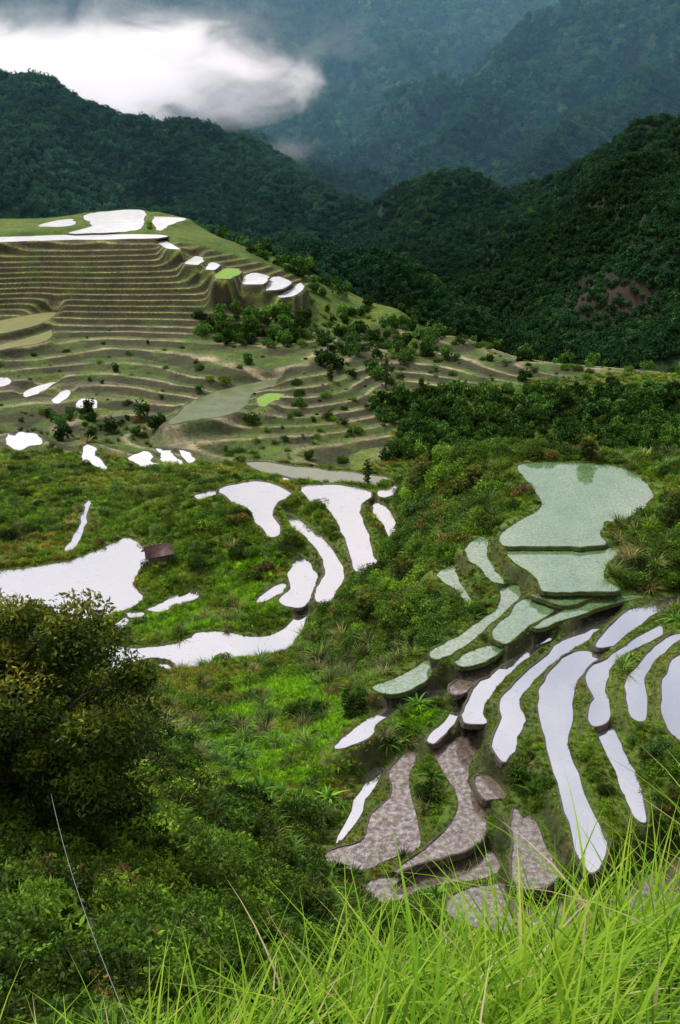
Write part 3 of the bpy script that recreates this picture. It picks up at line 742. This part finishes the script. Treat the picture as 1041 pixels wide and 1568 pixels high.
for s in (-1,1):
    V=np.array([[-2.3,s*1.5,1.8],[2.3,s*1.5,1.8],[2.1,0,2.9],[-2.1,0,2.9]]);V=np.concatenate([V,V-np.array([0,0,.09])])
    rv.append((V,np.array([[0,1,2,3],[4,5,6,7],[0,1,5,4],[1,2,6,5],[3,0,4,7]])))
addobj('roof',mkmesh('roof',*join(rv),[m_rf]),hut)
# ---------- cable ----------
a=atdist(78,1215,38.);b=atdist(200,1575,7.);t=np.linspace(0,1,24)[:,None]
pts=a*(1-t)+b*t;pts[:,2]-=(1.0*4*t*(1-t))[:,0]
m_cb,nt,_,_l=newmat('cable');out(nt,princ(nt,(.3,.3,.32),.5).outputs[0])
addobj('overhead_cable',mkmesh('cable',*tube(pts,np.linspace(.012,.003,24),5),[m_cb]))
# ---------- mist ----------
def mist(name,c,rad,dens,seed,thr=.42,em=.3,wid=.40):
    bpy.ops.mesh.primitive_uv_sphere_add(segments=24,ring_count=14,location=c);o=bpy.context.object;o.name=name;o.scale=rad
    m=bpy.data.materials.new(name);m.use_nodes=True;nt=m.node_tree;nt.nodes.clear()
    tc=N(nt,'ShaderNodeTexCoord');ob=tc.outputs['Object']
    ln=N(nt,'ShaderNodeVectorMath',operation='LENGTH');nt.links.new(ob,ln.inputs[0])
    geo=N(nt,'ShaderNodeNewGeometry')
    mp=N(nt,'ShaderNodeMapping');mp.inputs['Location'].default_value=(seed,0,0);mp.inputs['Scale'].default_value=(.010,.012,.019);nt.links.new(geo.outputs['Position'],mp.inputs[0])
    nz=noise(nt,1,7,.65,mp.outputs[0],.9)
    s=N(nt,'ShaderNodeMath',operation='MULTIPLY_ADD');nt.links.new(ln.outputs['Value'],s.inputs[0]);s.inputs[1].default_value=-.5;nt.links.new(nz,s.inputs[2])
    mr=N(nt,'ShaderNodeMapRange');mr.interpolation_type='SMOOTHSTEP';nt.links.new(s.outputs[0],mr.inputs[0]);mr.inputs[1].default_value=thr+.05-wid;mr.inputs[2].default_value=thr+.05;mr.inputs[3].default_value=0;mr.inputs[4].default_value=dens
    sc=N(nt,'ShaderNodeVolumePrincipled');sc.inputs['Color'].default_value=(.98,.98,1,1);nt.links.new(mr.outputs[0],sc.inputs['Density'])
    em_=N(nt,'ShaderNodeMath',operation='MULTIPLY');nt.links.new(mr.outputs[0],em_.inputs[0]);em_.inputs[1].default_value=em
    nt.links.new(em_.outputs[0],sc.inputs['Emission Strength']);sc.inputs['Emission Color'].default_value=(.88,.88,1,1)  # emission added so the mist glows as if light scattered repeatedly
    oo=N(nt,'ShaderNodeOutputMaterial');nt.links.new(sc.outputs[0],oo.inputs['Volume']);o.data.materials.append(m)
mist('mist_cloud',tuple(atdist(100,118,1230.)),(325,130,76),.038,3,em=.58,wid=.42)
mist('mist_cloud',tuple(atdist(150,60,1420.)),(420,110,110),.0055,11,thr=.5,em=.45,wid=.45)
mist('valley_mist',tuple(atdist(435,232,1130.)),(60,50,20),.004,9,em=.3)
p0=box((0,2700,170),(9000,4100,860))
m=bpy.data.materials.new('valley_haze');m.use_nodes=True;nt=m.node_tree;nt.nodes.clear()
vs=N(nt,'ShaderNodeVolumeScatter');vs.inputs['Color'].default_value=(.25,.60,1,1);vs.inputs['Density'].default_value=.00023
oo=N(nt,'ShaderNodeOutputMaterial');nt.links.new(vs.outputs[0],oo.inputs['Volume'])
addobj('valley_haze',mkmesh('valley_haze',*p0,[m]))
# ---------- light ----------
w=bpy.data.worlds.new('World');bpy.context.scene.world=w;w.use_nodes=True;nt=w.node_tree;nt.nodes.clear()
sd=Vector((-.45,.35,.95)).normalized();el=math.asin(sd.z);rot=math.atan2(sd.x,sd.y)
sk=N(nt,'ShaderNodeTexSky',sky_type='NISHITA');sk.sun_disc=False;sk.sun_elevation=el;sk.sun_rotation=rot;sk.dust_density=3
hs=N(nt,'ShaderNodeHueSaturation');hs.inputs['Saturation'].default_value=.45;nt.links.new(sk.outputs[0],hs.inputs['Color'])
gc=N(nt,'ShaderNodeTexCoord').outputs['Generated']
cl=ramp(nt,noise(nt,3.2,7,.6,gc,.5),[(.38,(0,0,0)),(.62,(1,1,1))])
skc=mixc(nt,hs.outputs[0],(6.3,6.2,6.45),cl)
bg=N(nt,'ShaderNodeBackground');bg.inputs['Strength'].default_value=.15;nt.links.new(skc,bg.inputs[0])
wo=N(nt,'ShaderNodeOutputWorld');nt.links.new(bg.outputs[0],wo.inputs[0])
L=bpy.data.lights.new('sun','SUN');L.energy=3.1;L.angle=math.radians(10);L.color=(1,.97,.89)
lo=addobj('sun',L);lo.rotation_euler=sd.to_track_quat('Z','Y').to_euler()
cam=bpy.data.cameras.new('camera');cam.sensor_fit='VERTICAL';cam.sensor_height=36;cam.sensor_width=24;cam.lens=35.0;cam.clip_start=.1;cam.clip_end=9000
co=addobj('camera',cam);co.rotation_euler=(math.pi/2-TH,0,0);bpy.context.scene.camera=co
s=bpy.context.scene;s.view_settings.view_transform='Standard';s.view_settings.look='None';s.view_settings.exposure=0
